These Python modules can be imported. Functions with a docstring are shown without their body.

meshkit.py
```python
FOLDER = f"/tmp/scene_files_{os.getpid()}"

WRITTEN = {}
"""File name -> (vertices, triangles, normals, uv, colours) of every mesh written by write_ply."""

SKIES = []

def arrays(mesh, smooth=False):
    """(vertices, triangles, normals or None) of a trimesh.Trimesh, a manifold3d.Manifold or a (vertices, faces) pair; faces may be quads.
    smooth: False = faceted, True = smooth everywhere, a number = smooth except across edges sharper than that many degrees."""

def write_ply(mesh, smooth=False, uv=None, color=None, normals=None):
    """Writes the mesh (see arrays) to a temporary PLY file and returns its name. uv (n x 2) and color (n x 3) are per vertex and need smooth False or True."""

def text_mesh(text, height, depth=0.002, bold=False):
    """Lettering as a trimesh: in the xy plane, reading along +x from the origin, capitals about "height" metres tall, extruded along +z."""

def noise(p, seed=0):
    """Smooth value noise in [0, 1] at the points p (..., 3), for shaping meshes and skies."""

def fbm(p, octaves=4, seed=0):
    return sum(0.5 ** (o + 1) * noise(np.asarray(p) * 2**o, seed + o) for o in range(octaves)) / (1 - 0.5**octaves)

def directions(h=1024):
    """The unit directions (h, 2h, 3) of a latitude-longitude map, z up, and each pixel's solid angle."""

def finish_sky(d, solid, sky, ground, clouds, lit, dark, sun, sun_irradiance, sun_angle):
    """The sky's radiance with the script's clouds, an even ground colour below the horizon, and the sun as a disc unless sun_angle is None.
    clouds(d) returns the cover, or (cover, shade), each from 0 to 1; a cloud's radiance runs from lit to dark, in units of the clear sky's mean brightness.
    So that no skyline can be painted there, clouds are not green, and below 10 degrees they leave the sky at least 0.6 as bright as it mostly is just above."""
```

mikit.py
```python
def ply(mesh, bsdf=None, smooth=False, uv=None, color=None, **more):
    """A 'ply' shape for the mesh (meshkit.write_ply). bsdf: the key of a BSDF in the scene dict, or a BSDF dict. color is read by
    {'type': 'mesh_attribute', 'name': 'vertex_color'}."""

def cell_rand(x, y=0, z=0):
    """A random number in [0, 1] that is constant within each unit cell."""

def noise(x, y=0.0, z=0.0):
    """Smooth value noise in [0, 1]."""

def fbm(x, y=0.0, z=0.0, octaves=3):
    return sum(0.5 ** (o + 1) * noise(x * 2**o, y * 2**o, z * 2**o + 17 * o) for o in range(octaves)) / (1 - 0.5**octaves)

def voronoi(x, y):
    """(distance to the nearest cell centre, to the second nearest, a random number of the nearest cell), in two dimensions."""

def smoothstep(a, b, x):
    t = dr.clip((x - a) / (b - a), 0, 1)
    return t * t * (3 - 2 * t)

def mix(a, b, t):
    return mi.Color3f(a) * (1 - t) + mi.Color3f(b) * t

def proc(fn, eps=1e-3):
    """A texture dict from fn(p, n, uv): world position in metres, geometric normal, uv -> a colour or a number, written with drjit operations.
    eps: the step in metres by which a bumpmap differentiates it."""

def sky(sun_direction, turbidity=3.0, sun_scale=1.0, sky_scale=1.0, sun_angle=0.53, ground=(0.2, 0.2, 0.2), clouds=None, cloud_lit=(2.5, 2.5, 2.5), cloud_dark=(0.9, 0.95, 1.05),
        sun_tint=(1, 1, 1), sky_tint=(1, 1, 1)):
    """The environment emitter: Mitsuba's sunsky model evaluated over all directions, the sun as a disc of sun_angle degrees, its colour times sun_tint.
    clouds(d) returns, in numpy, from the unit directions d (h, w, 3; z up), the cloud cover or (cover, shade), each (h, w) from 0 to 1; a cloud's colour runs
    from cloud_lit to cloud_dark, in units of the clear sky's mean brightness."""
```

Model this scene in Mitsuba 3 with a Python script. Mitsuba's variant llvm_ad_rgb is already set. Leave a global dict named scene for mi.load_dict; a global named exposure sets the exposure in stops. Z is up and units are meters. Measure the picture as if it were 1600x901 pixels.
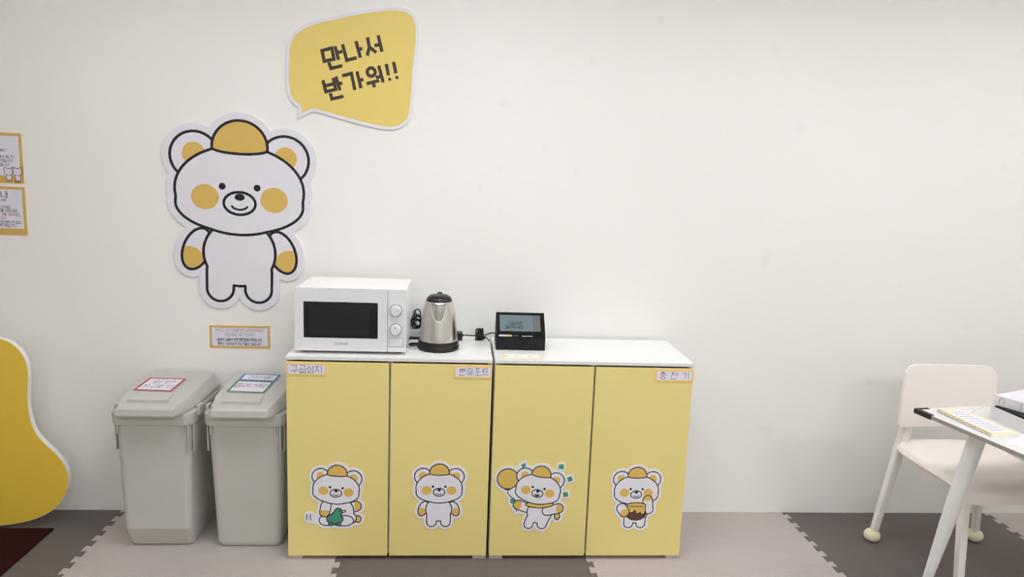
import math
import numpy as np
import trimesh
import shapely
from shapely import affinity
from shapely.geometry import Polygon, LineString, Point, box as sbox
from shapely.ops import unary_union
import drjit as dr
import mitsuba as mi
import mikit
from mikit import proc, noise, fbm, smoothstep, mix

scene, labels = {}, {}

# ------------------------------------------------------------------ camera, light, exposure
CAM = np.array([0.6475, -3.1356, 1.5352])
FWD = np.array([0.07227305, 0.98488149, -0.15743273])
UPV = np.array([-0.0257377, 0.15963459, 0.9868406])
scene['camera'] = {
    'type': 'perspective', 'fov': 2 * math.degrees(math.atan(800 / 1141.4)), 'fov_axis': 'x', 'near_clip': 0.05, 'far_clip': 100.0,
    'to_world': mi.ScalarTransform4f().look_at(origin=CAM.tolist(), target=(CAM + FWD).tolist(), up=UPV.tolist())}
exposure = -0.08
# ceiling light panels: (x, y, radiance)
CEIL = 2.62
LAMPS = [(-0.7, -1.2, 8.4), (0.7, -1.25, 15.2), (2.0, -1.2, 8.0), (3.3, -1.2, 12.2), (-0.9, -4.0, 14.0), (0.7, -4.0, 21.0), (2.0, -4.0, 24.0), (3.3, -4.0, 26.0)]
LAMP_AT = ['above the trash bins', 'above the microwave and kettle', 'above the right end of the cabinets', 'above the white chair', 'far from the bins, over the open floor',
           'far from the cabinets, over the open floor', 'behind the table, over the open floor', 'in the far right corner of the open floor']
LAMP_RGB = (0.96, 0.985, 1.03)
LAMP_SIZE = 0.62

# ------------------------------------------------------------------ materials


def lin(r, g, b):
    out = []
    for c in (r, g, b):
        c /= 255.0
        out.append(c / 12.92 if c <= 0.04045 else ((c + 0.055) / 1.055) ** 2.4)
    return out


def rgb(r, g, b):
    return {'type': 'rgb', 'value': lin(r, g, b)}


def mat(key, color, rough=0.5, spec=0.5, **kw):
    scene[key] = {'type': 'twosided', 'bsdf': {'type': 'principled', 'base_color': rgb(*color) if isinstance(color, tuple) else color,
                                               'roughness': rough, 'specular': spec, **kw}}
    return key


def wall_fn(p, n, uv):
    t = fbm(p.x * 1.3 + 3, p.y * 1.3, p.z * 1.3, 3)
    s = fbm(p.x * 11, p.z * 11 + 5, p.y * 9, 2)
    c = mix(lin(229, 227, 223), lin(234, 232, 228), t)
    m = smoothstep(0.80, 0.9, s)
    return c * (1 - 0.035 * m)


def mat_fn(base, alt):
    a, b = lin(*base), lin(*alt)

    def fn(p, n, uv):
        t = fbm(p.x * 5, p.y * 5, 2.0, 3)
        g = noise(p.x * 240, p.y * 240, 1.0)
        w = noise(p.x * 9, p.y * 70, 4.0)
        return mix(a, b, t) * (0.96 + 0.05 * g + 0.035 * w)
    return fn


def bump(key, inner, fn, scale, eps=1e-3):
    base = scene[inner]['bsdf']
    scene[key] = {'type': 'twosided', 'bsdf': {'type': 'bumpmap', 'arbitrary': proc(fn, eps), 'scale': scale, 'bsdf': base}}
    return key


def mat_relief(p, n, uv):
    return noise(p.x * 420, p.y * 420, p.z * 420)


def plastic_relief(p, n, uv):
    return noise(p.x * 900, p.y * 900, p.z * 900)


mat('m_wall', proc(wall_fn), 0.62, 0.25)
mat('m_ceiling', (232, 231, 228), 0.8, 0.2)
mat('m_subfloor', (150, 144, 138), 0.6)
mat('m_mat_dark0', proc(mat_fn((102, 94, 90), (106, 98, 94))), 0.62, 0.3)
mat('m_mat_light0', proc(mat_fn((174, 165, 160), (179, 170, 165))), 0.62, 0.3)
bump('m_mat_dark', 'm_mat_dark0', mat_relief, 0.0005)
bump('m_mat_light', 'm_mat_light0', mat_relief, 0.0005)
del scene['m_mat_dark0'], scene['m_mat_light0']
mat('m_rug', proc(lambda p, n, uv: mix(lin(36, 12, 15), lin(50, 20, 22), noise(p.x * 260, p.y * 260, p.z * 50))), 0.95, 0.05, sheen=0.4)
mat('m_cab_white', (216, 216, 213), 0.28, 0.5)
mat('m_cab_inner', (120, 116, 108), 0.6)
mat('m_door', proc(lambda p, n, uv: mix(lin(220, 204, 130), lin(224, 207, 135), fbm(p.x * 3, p.z * 3, 1.0, 2))), 0.42, 0.45)
mat('m_foot', (172, 170, 164), 0.5)
mat('m_panel_white', (219, 217, 224), 0.45, 0.4)
mat('m_print_black', (26, 24, 28), 0.5, 0.4)
mat('m_print_text', (58, 48, 40), 0.5, 0.4)
mat('m_print_yellow', (209, 174, 92), 0.5, 0.4)
mat('m_bubble', (222, 198, 112), 0.5, 0.4)
mat('m_print_green', (62, 140, 112), 0.5, 0.4)
mat('m_print_brown', (92, 62, 54), 0.5, 0.4)
mat('m_print_grey', (120, 118, 122), 0.5, 0.4)
mat('m_print_pink', (150, 96, 104), 0.5, 0.4)
mat('m_print_teal', (116, 140, 140), 0.5, 0.4)
mat('m_ochre', (203, 165, 98), 0.55, 0.4)
mat('m_card_border', (230, 188, 112), 0.5)
mat('m_card_edge', (236, 208, 150), 0.5)
mat('m_paper', (216, 213, 224), 0.5, 0.4)
mat('m_paper_warm', (244, 240, 232), 0.5, 0.4)
mat('m_red', (170, 40, 58), 0.5, 0.4)
mat('m_blue', (60, 116, 176), 0.5, 0.4)
mat('m_green', (52, 124, 92), 0.5, 0.4)
mat('m_bin0', proc(lambda p, n, uv: mix(lin(183, 181, 174), lin(188, 185, 179), fbm(p.x * 6, p.y * 6, p.z * 6, 2))), 0.5, 0.4)
bump('m_bin', 'm_bin0', plastic_relief, 0.00012)
del scene['m_bin0']
mat('m_blob', (226, 190, 66), 0.5, 0.4)
mat('m_blob_edge', (226, 224, 218), 0.6)
mat('m_appliance', (216, 215, 217), 0.3, 0.5)
mat('m_appliance_grey', (128, 128, 130), 0.4)
mat('m_glass_black', (10, 11, 13), 0.06, 0.5)
mat('m_glass_screen', (22, 24, 26), 0.12, 0.5)
mat('m_black', (7, 7, 8), 0.32, 0.5)
mat('m_black_matte', (16, 17, 19), 0.5, 0.3)
mat('m_black_side', (66, 68, 70), 0.25, 0.5)
mat('m_cord', (18, 18, 19), 0.45)
mat('m_strip', (176, 175, 172), 0.45)
mat('m_lcd', (102, 118, 124), 0.25, 0.5)
mat('m_lcd_grey', (96, 98, 100), 0.35, 0.5)
mat('m_gold', (214, 170, 92), 0.35)
mat('m_silver', (196, 194, 204), 0.3)
mat('m_chair', (233, 225, 219), 0.4, 0.45)
mat('m_chair_leg', (232, 228, 222), 0.4, 0.45)
mat('m_ball', proc(lambda p, n, uv: mix(lin(222, 216, 184), lin(234, 228, 200), noise(p.x * 300, p.y * 300, p.z * 300))), 0.8, 0.2)
mat('m_table', (207, 205, 202), 0.3, 0.5)
mat('m_table_edge', (146, 142, 137), 0.45)
mat('m_table_leg', (228, 228, 226), 0.35, 0.5)
mat('m_corner', (34, 26, 30), 0.5)
mat('m_booklet', (236, 210, 166), 0.5)
mat('m_text_blue', (112, 122, 150), 0.5)
mat('m_box', (208, 206, 209), 0.5)
mat('m_wire', (70, 60, 48), 0.4)
mat('m_white_cable', (226, 222, 216), 0.5)


def steel_rough(p, n, uv):
    return 0.20 + 0.05 * noise(p.x * 300, p.y * 300, p.z * 6)


scene['m_steel'] = {'type': 'twosided', 'bsdf': {'type': 'principled', 'base_color': rgb(216, 214, 209), 'metallic': 1.0,
                                                 'roughness': proc(steel_rough), 'anisotropic': 0.6}}
scene['m_steel_bright'] = {'type': 'twosided', 'bsdf': {'type': 'principled', 'base_color': rgb(226, 222, 214), 'metallic': 1.0, 'roughness': 0.2}}

# ------------------------------------------------------------------ helpers


def add(key, mesh, m, smooth=False, label=None, cat=None, group=None, kind=None):
    if key in scene:
        k = 1
        while f'{key}_{k:03d}' in scene:
            k += 1
        key = f'{key}_{k:03d}'
    scene[key] = mikit.ply(mesh, m, smooth=smooth)
    tag(key, label, cat, group, kind)
    return key


def tag(key, label=None, cat=None, group=None, kind=None):
    d = {k: v for k, v in (('label', label), ('category', cat), ('group', group), ('kind', kind)) if v}
    if d:
        labels[key] = d


def xf(mesh, M):
    m = mesh.copy()
    m.apply_transform(M)
    return m


def frame(o, ex, ey):
    ex, ey = np.array(ex, float), np.array(ey, float)
    ex /= np.linalg.norm(ex)
    ez = np.cross(ex, ey)
    ez /= np.linalg.norm(ez)
    ey = np.cross(ez, ex)
    M = np.eye(4)
    M[:3, 0], M[:3, 1], M[:3, 2], M[:3, 3] = ex, ey, ez, o
    return M


def on_wall(x, y, z, roll=0.0):
    """local x right, local y up, local z out of the wall towards the room"""
    c, s = math.cos(roll), math.sin(roll)
    return frame((x, y, z), (c, 0, -s), (s, 0, c))


def on_top(x, y, z, ang=0.0):
    c, s = math.cos(ang), math.sin(ang)
    return frame((x, y, z), (c, s, 0), (-s, c, 0))


def rotz(ang, x=0, y=0, z=0):
    return on_top(x, y, z, ang)


def cat(ms):
    return trimesh.util.concatenate(ms)


def bx(x0, x1, y0, y1, z0, z1):
    b = trimesh.creation.box((x1 - x0, y1 - y0, z1 - z0))
    b.apply_translation(((x0 + x1) / 2, (y0 + y1) / 2, (z0 + z1) / 2))
    return b


_SPH = trimesh.creation.icosphere(subdivisions=2).vertices


def rbox(x0, x1, y0, y1, z0, z1, r=0.003):
    pts = [np.array([x, y, z]) + _SPH * r for x in (x0 + r, x1 - r) for y in (y0 + r, y1 - r) for z in (z0 + r, z1 - r)]
    return trimesh.convex.convex_hull(np.vstack(pts))


def polys(g):
    return [q for q in getattr(g, 'geoms', [g]) if isinstance(q, Polygon) and q.area > 1e-9]


def ext(g, h, z=0.0):
    out = []
    for q in polys(g):
        m = trimesh.creation.extrude_polygon(q, h, engine='earcut')
        m.apply_translation((0, 0, z))
        out.append(m)
    return cat(out)


def rrect(x0, x1, y0, y1, r=0.0, n=8):
    q = sbox(x0, y0, x1, y1)
    return q.buffer(-r).buffer(r, quad_segs=n) if r else q


def tube(points, r, sides=10, sub=8, closed=False):
    P = np.array(points, float)
    if sub > 1 and len(P) > 2:
        Q = np.vstack([P[-1:], P, P[:2]]) if closed else np.vstack([2 * P[0] - P[1], P, 2 * P[-1] - P[-2]])
        out = []
        for i in range(1, len(Q) - 2):
            for t in np.linspace(0, 1, sub, endpoint=False):
                a, b, c, d = Q[i - 1:i + 3]
                out.append(0.5 * (2 * b + (c - a) * t + (2 * a - 5 * b + 4 * c - d) * t * t + (3 * b - a - 3 * c + d) * t ** 3))
        if not closed:
            out.append(Q[-2])
        P = np.array(out)
    n = len(P)
    R = np.broadcast_to(r, n) if np.ndim(r) == 0 else np.interp(np.linspace(0, 1, n), np.linspace(0, 1, len(r)), r)
    tang = np.roll(P, -1, 0) - np.roll(P, 1, 0) if closed else np.gradient(P, axis=0)
    tang /= np.maximum(np.linalg.norm(tang, axis=1, keepdims=True), 1e-9)
    u = np.cross(tang[0], [0.3, 0.2, 0.93])
    u /= np.linalg.norm(u)
    V = []
    ang = np.arange(sides) / sides * 2 * math.pi
    for i in range(n):
        u = u - tang[i] * (u @ tang[i])
        u /= np.linalg.norm(u)
        w = np.cross(tang[i], u)
        V.append(P[i] + R[i] * (np.cos(ang)[:, None] * u + np.sin(ang)[:, None] * w))
    V = np.vstack(V)
    F = []
    for i in range(n if closed else n - 1):
        for j in range(sides):
            a, b = i * sides + j, i * sides + (j + 1) % sides
            c, d = ((i + 1) % n) * sides + j, ((i + 1) % n) * sides + (j + 1) % sides
            F += [[a, b, d], [a, d, c]]
    if not closed:
        V = np.vstack([V, P[:1], P[-1:]])
        for j in range(sides):
            F.append([n * sides, (j + 1) % sides, j])
            F.append([n * sides + 1, (n - 1) * sides + j, (n - 1) * sides + (j + 1) % sides])
    m = trimesh.Trimesh(V, F, process=False)
    m.fix_normals()
    return m


def lathe(profile, n=64):
    return trimesh.creation.revolve(np.array(profile, float), sections=n)


def loft(rings):
    """rings: list of (n, 3) arrays with equal n, bottom to top; the ends are capped"""
    n = len(rings[0])
    V = np.vstack([np.vstack(rings), np.mean(rings[0], 0)[None], np.mean(rings[-1], 0)[None]])
    F = []
    for i in range(len(rings) - 1):
        for j in range(n):
            a, b = i * n + j, i * n + (j + 1) % n
            F += [[a, b, b + n], [a, b + n, a + n]]
    k = len(rings) * n
    for j in range(n):
        F.append([k, (j + 1) % n, j])
        F.append([k + 1, (len(rings) - 1) * n + j, (len(rings) - 1) * n + (j + 1) % n])
    m = trimesh.Trimesh(V, F, process=False)
    m.fix_normals()
    return m


def ring(x0, x1, y0, y1, r, z, n=6):
    out = []
    for cx, cy, a0 in ((x1 - r, y1 - r, 0), (x0 + r, y1 - r, 90), (x0 + r, y0 + r, 180), (x1 - r, y0 + r, 270)):
        for t in np.linspace(0, 90, n):
            a = math.radians(a0 + t)
            out.append((cx + r * math.cos(a), cy + r * math.sin(a), z))
    return np.array(out)


# ------------------------------------------------------------------ Hangul lettering out of strokes
CIRC = [(0.5 + 0.5 * math.cos(a), 0.5 + 0.5 * math.sin(a)) for a in np.linspace(0, 2 * math.pi, 17)]


def _part(strokes, x0, x1, y0, y1):
    return [[(x0 + x * (x1 - x0), y0 + y * (y1 - y0)) for x, y in s] for s in strokes]


CON = {
    'g': [[(0, 1), (.95, 1), (.8, 0)]], 'n': [[(0, 1), (0, 0), (1, 0)]], 'd': [[(1, 1), (0, 1), (0, 0), (1, 0)]],
    'r': [[(0, 1), (1, 1), (1, .5), (0, .5), (0, 0), (1, 0)]], 'm': [[(0, 0), (0, 1), (1, 1), (1, 0), (0, 0)]],
    'b': [[(0, 1), (0, 0), (1, 0), (1, 1)], [(0, .52), (1, .52)]], 's': [[(.5, 1), (.45, .6), (0, 0)], [(.48, .6), (1, 0)]],
    'o': [CIRC], 'j': [[(.05, 1), (.95, 1)], [(.5, 1), (.45, .6), (0, 0)], [(.5, .55), (1, 0)]],
    'c': [[(.3, 1), (.7, 1)], [(.05, .78), (.95, .78)], [(.5, .78), (.45, .5), (0, 0)], [(.5, .45), (1, 0)]],
    'k': [[(0, 1), (.95, 1), (.8, 0)], [(0, .55), (.9, .5)]], 't': [[(1, 1), (0, 1), (0, 0), (1, 0)], [(0, .5), (.95, .5)]],
    'p': [[(0, 1), (1, 1)], [(0, 0), (1, 0)], [(.3, 1), (.3, 0)], [(.7, 1), (.7, 0)]],
    'h': [[(.3, 1), (.7, 1)], [(0, .76), (1, .76)], _part([CIRC], .15, .85, 0, .58)[0]],
}
for a, b in (('gg', 'g'), ('dd', 'd'), ('bb', 'b'), ('ss', 's'), ('jj', 'j')):
    CON[a] = _part(CON[b], 0, .46, 0, 1) + _part(CON[b], .54, 1, 0, 1)
for a in ('gs', 'nj', 'nh', 'rg', 'rm', 'rb', 'bs'):
    CON[a] = _part(CON[a[0]], 0, .44, 0, 1) + _part(CON[a[1]], .54, 1, 0, 1)
LEAD = ['g', 'gg', 'n', 'd', 'dd', 'r', 'm', 'b', 'bb', 's', 'ss', 'o', 'j', 'jj', 'c', 'k', 't', 'p', 'h']
TAIL = ['', 'g', 'gg', 'gs', 'n', 'nj', 'nh', 'd', 'r', 'rg', 'rm', 'rb', 'rs', 'rt', 'rp', 'rh', 'm', 'b', 'bs', 's', 'ss', 'o', 'j', 'c', 'k', 't', 'p', 'h']
VI = [[(.85, 1), (.85, 0)]]
V_A = [[(.65, 1), (.65, 0)], [(.65, .52), (1, .52)]]
V_YA = [[(.65, 1), (.65, 0)], [(.65, .62), (1, .62)], [(.65, .4), (1, .4)]]
V_AE = [[(.5, 1), (.5, 0)], [(.95, 1), (.95, 0)], [(.5, .52), (.95, .52)]]
V_EO = [[(.85, 1), (.85, 0)], [(.3, .52), (.85, .52)]]
V_YEO = [[(.85, 1), (.85, 0)], [(.3, .64), (.85, .64)], [(.3, .38), (.85, .38)]]
V_E = [[(.55, 1), (.55, 0)], [(1, 1), (1, 0)], [(.1, .52), (.55, .52)]]
H_O = [[(0, 0), (1, 0)], [(.5, 0), (.5, .9)]]
H_YO = [[(0, 0), (1, 0)], [(.32, 0), (.32, .9)], [(.68, 0), (.68, .9)]]
H_U = [[(0, .75), (1, .75)], [(.5, .75), (.5, -.25)]]
H_YU = [[(0, .75), (1, .75)], [(.32, .75), (.32, -.25)], [(.68, .75), (.68, -.25)]]
H_EU = [[(0, .3), (1, .3)]]
VOW = [(None, V_A), (None, V_AE), (None, V_YA), (None, V_AE), (None, V_EO), (None, V_E), (None, V_YEO), (None, V_E),
       (H_O, None), (H_O, V_A), (H_O, V_AE), (H_O, VI), (H_YO, None), (H_U, None), (H_U, V_EO), (H_U, V_E), (H_U, VI), (H_YU, None),
       (H_EU, None), (H_EU, VI), (None, VI)]
OTHER = {
    '!': (.35, [[(.15, 1), (.15, .32)], [(.15, .02), (.16, .02)]]), '.': (.35, [[(.12, .02), (.14, .02)]]), '/': (.55, [[(.05, -.05), (.45, 1)]]),
    '(': (.4, [[(.3, 1.05), (.1, .75), (.1, .25), (.3, -.05)]]), ')': (.4, [[(.05, 1.05), (.25, .75), (.25, .25), (.05, -.05)]]), ' ': (.4, []),
    'C': (.95, [[(.7, .85), (.6, 1), (.2, 1), (.05, .8), (.05, .2), (.2, 0), (.6, 0), (.7, .15)]]), 'U': (.95, [[(.05, 1), (.05, .2), (.2, 0), (.55, 0), (.7, .2), (.7, 1)]]),
    'K': (.9, [[(.05, 1), (.05, 0)], [(.65, 1), (.05, .45)], [(.25, .6), (.68, 0)]]),
    'O': (1.0, [[(.05, .2), (.05, .8), (.22, 1), (.6, 1), (.77, .8), (.77, .2), (.6, 0), (.22, 0), (.05, .2)]]), '-': (.6, [[(.05, .5), (.5, .5)]]),
}


def glyph(ch):
    """(advance, strokes) in em units"""
    if ch in OTHER:
        return OTHER[ch]
    s = ord(ch) - 0xAC00
    c, (hv, vv), t = CON[LEAD[s // 588]], VOW[(s % 588) // 28], TAIL[s % 28]
    lo = .42 if t else .02
    out = []
    if hv is None:
        out += _part(c, .04, .55, lo + (.06 if t else .14), .98 if t else .9) + _part(vv, .58, .96, lo - .02, 1.0)
    elif vv is None:
        m = lo + (.27 if t else .42)
        out += _part(c, .16, .84, m + .06, 1.0) + _part(hv, .02, .98, lo + .02, m - .06)
    else:
        m = lo + (.24 if t else .36)
        out += _part(c, .08, .58, m + .05, .98) + _part(hv, .02, .66, lo + .06, m) + _part(vv, .64, .98, lo - .02, 1.0)
    if t:
        out += _part(CON[t], .14, .86, .0, .3)
    return 1.06, out


def text_width(s, gap=0.0):
    return sum(glyph(c)[0] + gap for c in s) - gap


def text_poly(s, h, sw, x=0.0, y=0.0, align='c', gap=0.0, stretch=1.0):
    w = text_width(s, gap) * h * stretch
    cx = x - (w / 2 if align == 'c' else w if align == 'r' else 0)
    lines = []
    for c in s:
        adv, st = glyph(c)
        for k in st:
            lines.append(LineString([(cx + a * h * stretch, y - h / 2 + b * h) for a, b in k]).buffer(sw / 2, cap_style='square', join_style='mitre', quad_segs=2))
        cx += (adv + gap) * h * stretch
    return unary_union(lines).simplify(sw * 0.05)


# ------------------------------------------------------------------ the room
WALL_X0, WALL_X1, WALL_Y1 = -3.2, 4.9, -5.6
B = -0.015
add('floor', bx(WALL_X0 - .1, WALL_X1 + .1, WALL_Y1 - .1, 0.1, B - 0.1, B), 'm_subfloor', label='grey floor under the foam mats', kind='structure')
add('wall_back', bx(WALL_X0 - .1, WALL_X1 + .1, 0.0, 0.1, B, CEIL), 'm_wall', label='plain off-white wall behind the cabinets', kind='structure')
add('wall_left', bx(WALL_X0 - .1, WALL_X0, WALL_Y1, 0.0, B, CEIL), 'm_wall', label='off-white left wall of the room', kind='structure')
add('wall_right', bx(WALL_X1, WALL_X1 + .1, WALL_Y1, 0.0, B, CEIL), 'm_wall', label='off-white right wall of the room', kind='structure')
add('wall_front', bx(WALL_X0 - .1, WALL_X1 + .1, WALL_Y1 - .1, WALL_Y1, B, CEIL), 'm_wall', label='off-white wall facing the cabinets', kind='structure')
add('ceiling', bx(WALL_X0 - .1, WALL_X1 + .1, WALL_Y1 - .1, 0.1, CEIL, CEIL + .1), 'm_ceiling', label='white ceiling', kind='structure')

for i, (lx, ly, rad) in enumerate(LAMPS):
    key = 'ceiling_light' + (f'_{i:03d}' if i else '')
    h = LAMP_SIZE / 2
    fr = ext(sbox(lx - h - .03, ly - h - .03, lx + h + .03, ly + h + .03).difference(sbox(lx - h, ly - h, lx + h, ly + h)), .02, CEIL - .02)
    add(key + '__frame', fr, 'm_cab_white')
    v = np.array([[lx - h, ly - h, CEIL - .012], [lx - h, ly + h, CEIL - .012], [lx + h, ly + h, CEIL - .012], [lx + h, ly - h, CEIL - .012]])
    scene[key + '__diffuser'] = {**mikit.ply((v, np.array([[0, 1, 2], [0, 2, 3]])), 'm_cab_white'),
                                 'emitter': {'type': 'area', 'radiance': {'type': 'rgb', 'value': [c * rad for c in LAMP_RGB]}}}
    tag(key, 'square white light panel in the ceiling, ' + LAMP_AT[i], 'ceiling light', 'ceiling light panels')

# ------------------------------------------------------------------ interlocking foam mats
PER, AMP = 1.0 / 12, 0.0115


def seam(x, y0=0.0, y1=-1.0):
    """dovetail line along x, from the wall into the room"""
    pts, y = [(x + AMP, y0)], y0 - PER * 0.1
    s = 1
    pts = [(x - AMP * s, y0)]
    y = y0
    while y - PER > y1 - 1e-6:
        for dy, sx in ((.30, -1), (.22, 1), (.78, 1), (.70, -1)):
            pts.append((x + AMP * sx, y - PER * dy))
        y -= PER
    pts.append((x - AMP, y1))
    return pts


MATX = [-1.8, -.8, .2, 1.2, 2.2, 3.2, 4.2]
MAT_LABEL = ['dark grey foam puzzle mat under the yellow cutout and dark red rug', 'light grey foam puzzle mat under the two trash bins',
             'dark grey foam puzzle mat under the middle of the yellow cabinets', 'light grey foam puzzle mat right of the yellow cabinets',
             'dark grey foam puzzle mat under the white chair', 'light grey foam puzzle mat in the far right corner beyond the chair']
for i, lab in enumerate(MAT_LABEL):
    x0, x1 = MATX[i], MATX[i + 1]
    left = seam(x0) if i else [(x0, 0), (x0, -1)]
    right = seam(x1) if i < len(MAT_LABEL) - 1 else [(x1, 0), (x1, -1)]
    q = Polygon(left + right[::-1]).buffer(-0.0006, join_style='mitre')
    q = q.buffer(-.002).buffer(.002, quad_segs=3)
    add('foam_mat' + (f'_{i:03d}' if i else ''), ext(q, -B, B), 'm_mat_light' if i % 2 else 'm_mat_dark', label=lab, cat='foam mat', group='interlocking foam mats')

add('rug', rbox(-2.4, -1.003, -0.95, -0.18, 0.0, 0.009, 0.004), 'm_rug', smooth=40, label='dark maroon rug lying on the grey mat at lower left', cat='rug')

# ------------------------------------------------------------------ cabinets
CF = -0.418          # front face of the doors
CT = 0.822           # top of the cabinets
CB = -0.024
CAB_LABEL = ['white cabinet with two pale yellow doors, beside the trash bins', 'white cabinet with two pale yellow doors, under the black charging box']
for i in range(2):
    key = 'cabinet' + ('_001' if i else '')
    x0 = 0.004 + i * 0.7885
    x1 = x0 + 0.7795
    tag(key, CAB_LABEL[i], 'cabinet', 'yellow door cabinets')
    body = cat([bx(x0, x0 + .016, CF + .020, CB, .016, CT - .0145), bx(x1 - .016, x1, CF + .020, CB, .016, CT - .0145),
                bx(x0 + .016, x1 - .016, CF + .020, CB, .016, .032), bx(x0 + .016, x1 - .016, CB - .006, CB, .032, CT - .0145)])
    add(key + '__body', body, 'm_cab_white')
    xm = (x0 + x1) / 2
    add(key + '__divider', bx(xm - .009, xm + .009, CF + .030, CB - .007, .0325, CT - .015), 'm_cab_white')
    add(key + '__top', rbox(x0, x1, CF, CB, CT - .014, CT, .0015), 'm_cab_white', smooth=40)
    add(key + '__door', rbox(x0 + .0015, xm - .0037, CF, CF + .0140, .0155, CT - .0215, .0012), 'm_door', smooth=40)
    add(key + '__door', rbox(xm + .0037, x1 - .0015, CF, CF + .0140, .0155, CT - .0215, .0012), 'm_door', smooth=40)
    for fx0, fx1 in ((x0 + .003, x0 + .055), (x1 - .055, x1 - .003)):
        for fy in (CF + .006, CB - .05):
            add(key + '__foot', bx(fx0, fx1, fy, fy + .045, 0, .0155), 'm_foot')


# ------------------------------------------------------------------ framed cards, notices, signs
def card(name, M, w, h, border, m_border, m_paper, texts, label, cat_, group=None, t=0.0016, extra=()):
    """a flat printed card: board, border, paper face, lettering. texts: (poly, material)"""
    outer = sbox(-w / 2, -h / 2, w / 2, h / 2)
    inner = outer.buffer(-border, join_style='mitre')
    key = name
    k = 1
    while any(s == key or s.startswith(key + '__') for s in scene):
        key = f'{name}_{k:03d}'
        k += 1
    add(key + '__board', xf(ext(outer, t), M), 'm_card_edge' if m_border in ('m_ochre', 'm_card_border', 'm_card_edge') else 'm_paper')
    add(key + '__border', xf(ext(outer.buffer(-.0008).difference(inner), .0003, t), M), m_border)
    used = unary_union([p for p, _ in texts] + [p for p, _, _ in extra]) if texts or extra else Polygon()
    add(key + '__paper', xf(ext(inner.buffer(-.00005).difference(used), .0003, t), M), m_paper)
    for p, m in texts:
        add(key + '__lettering', xf(ext(p.intersection(inner), .00032, t), M), m)
    for p, m, nm in extra:
        add(key + '__' + nm, xf(ext(p, .00032, t), M), m)
    tag(key, label, cat_, group)
    return key


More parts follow.
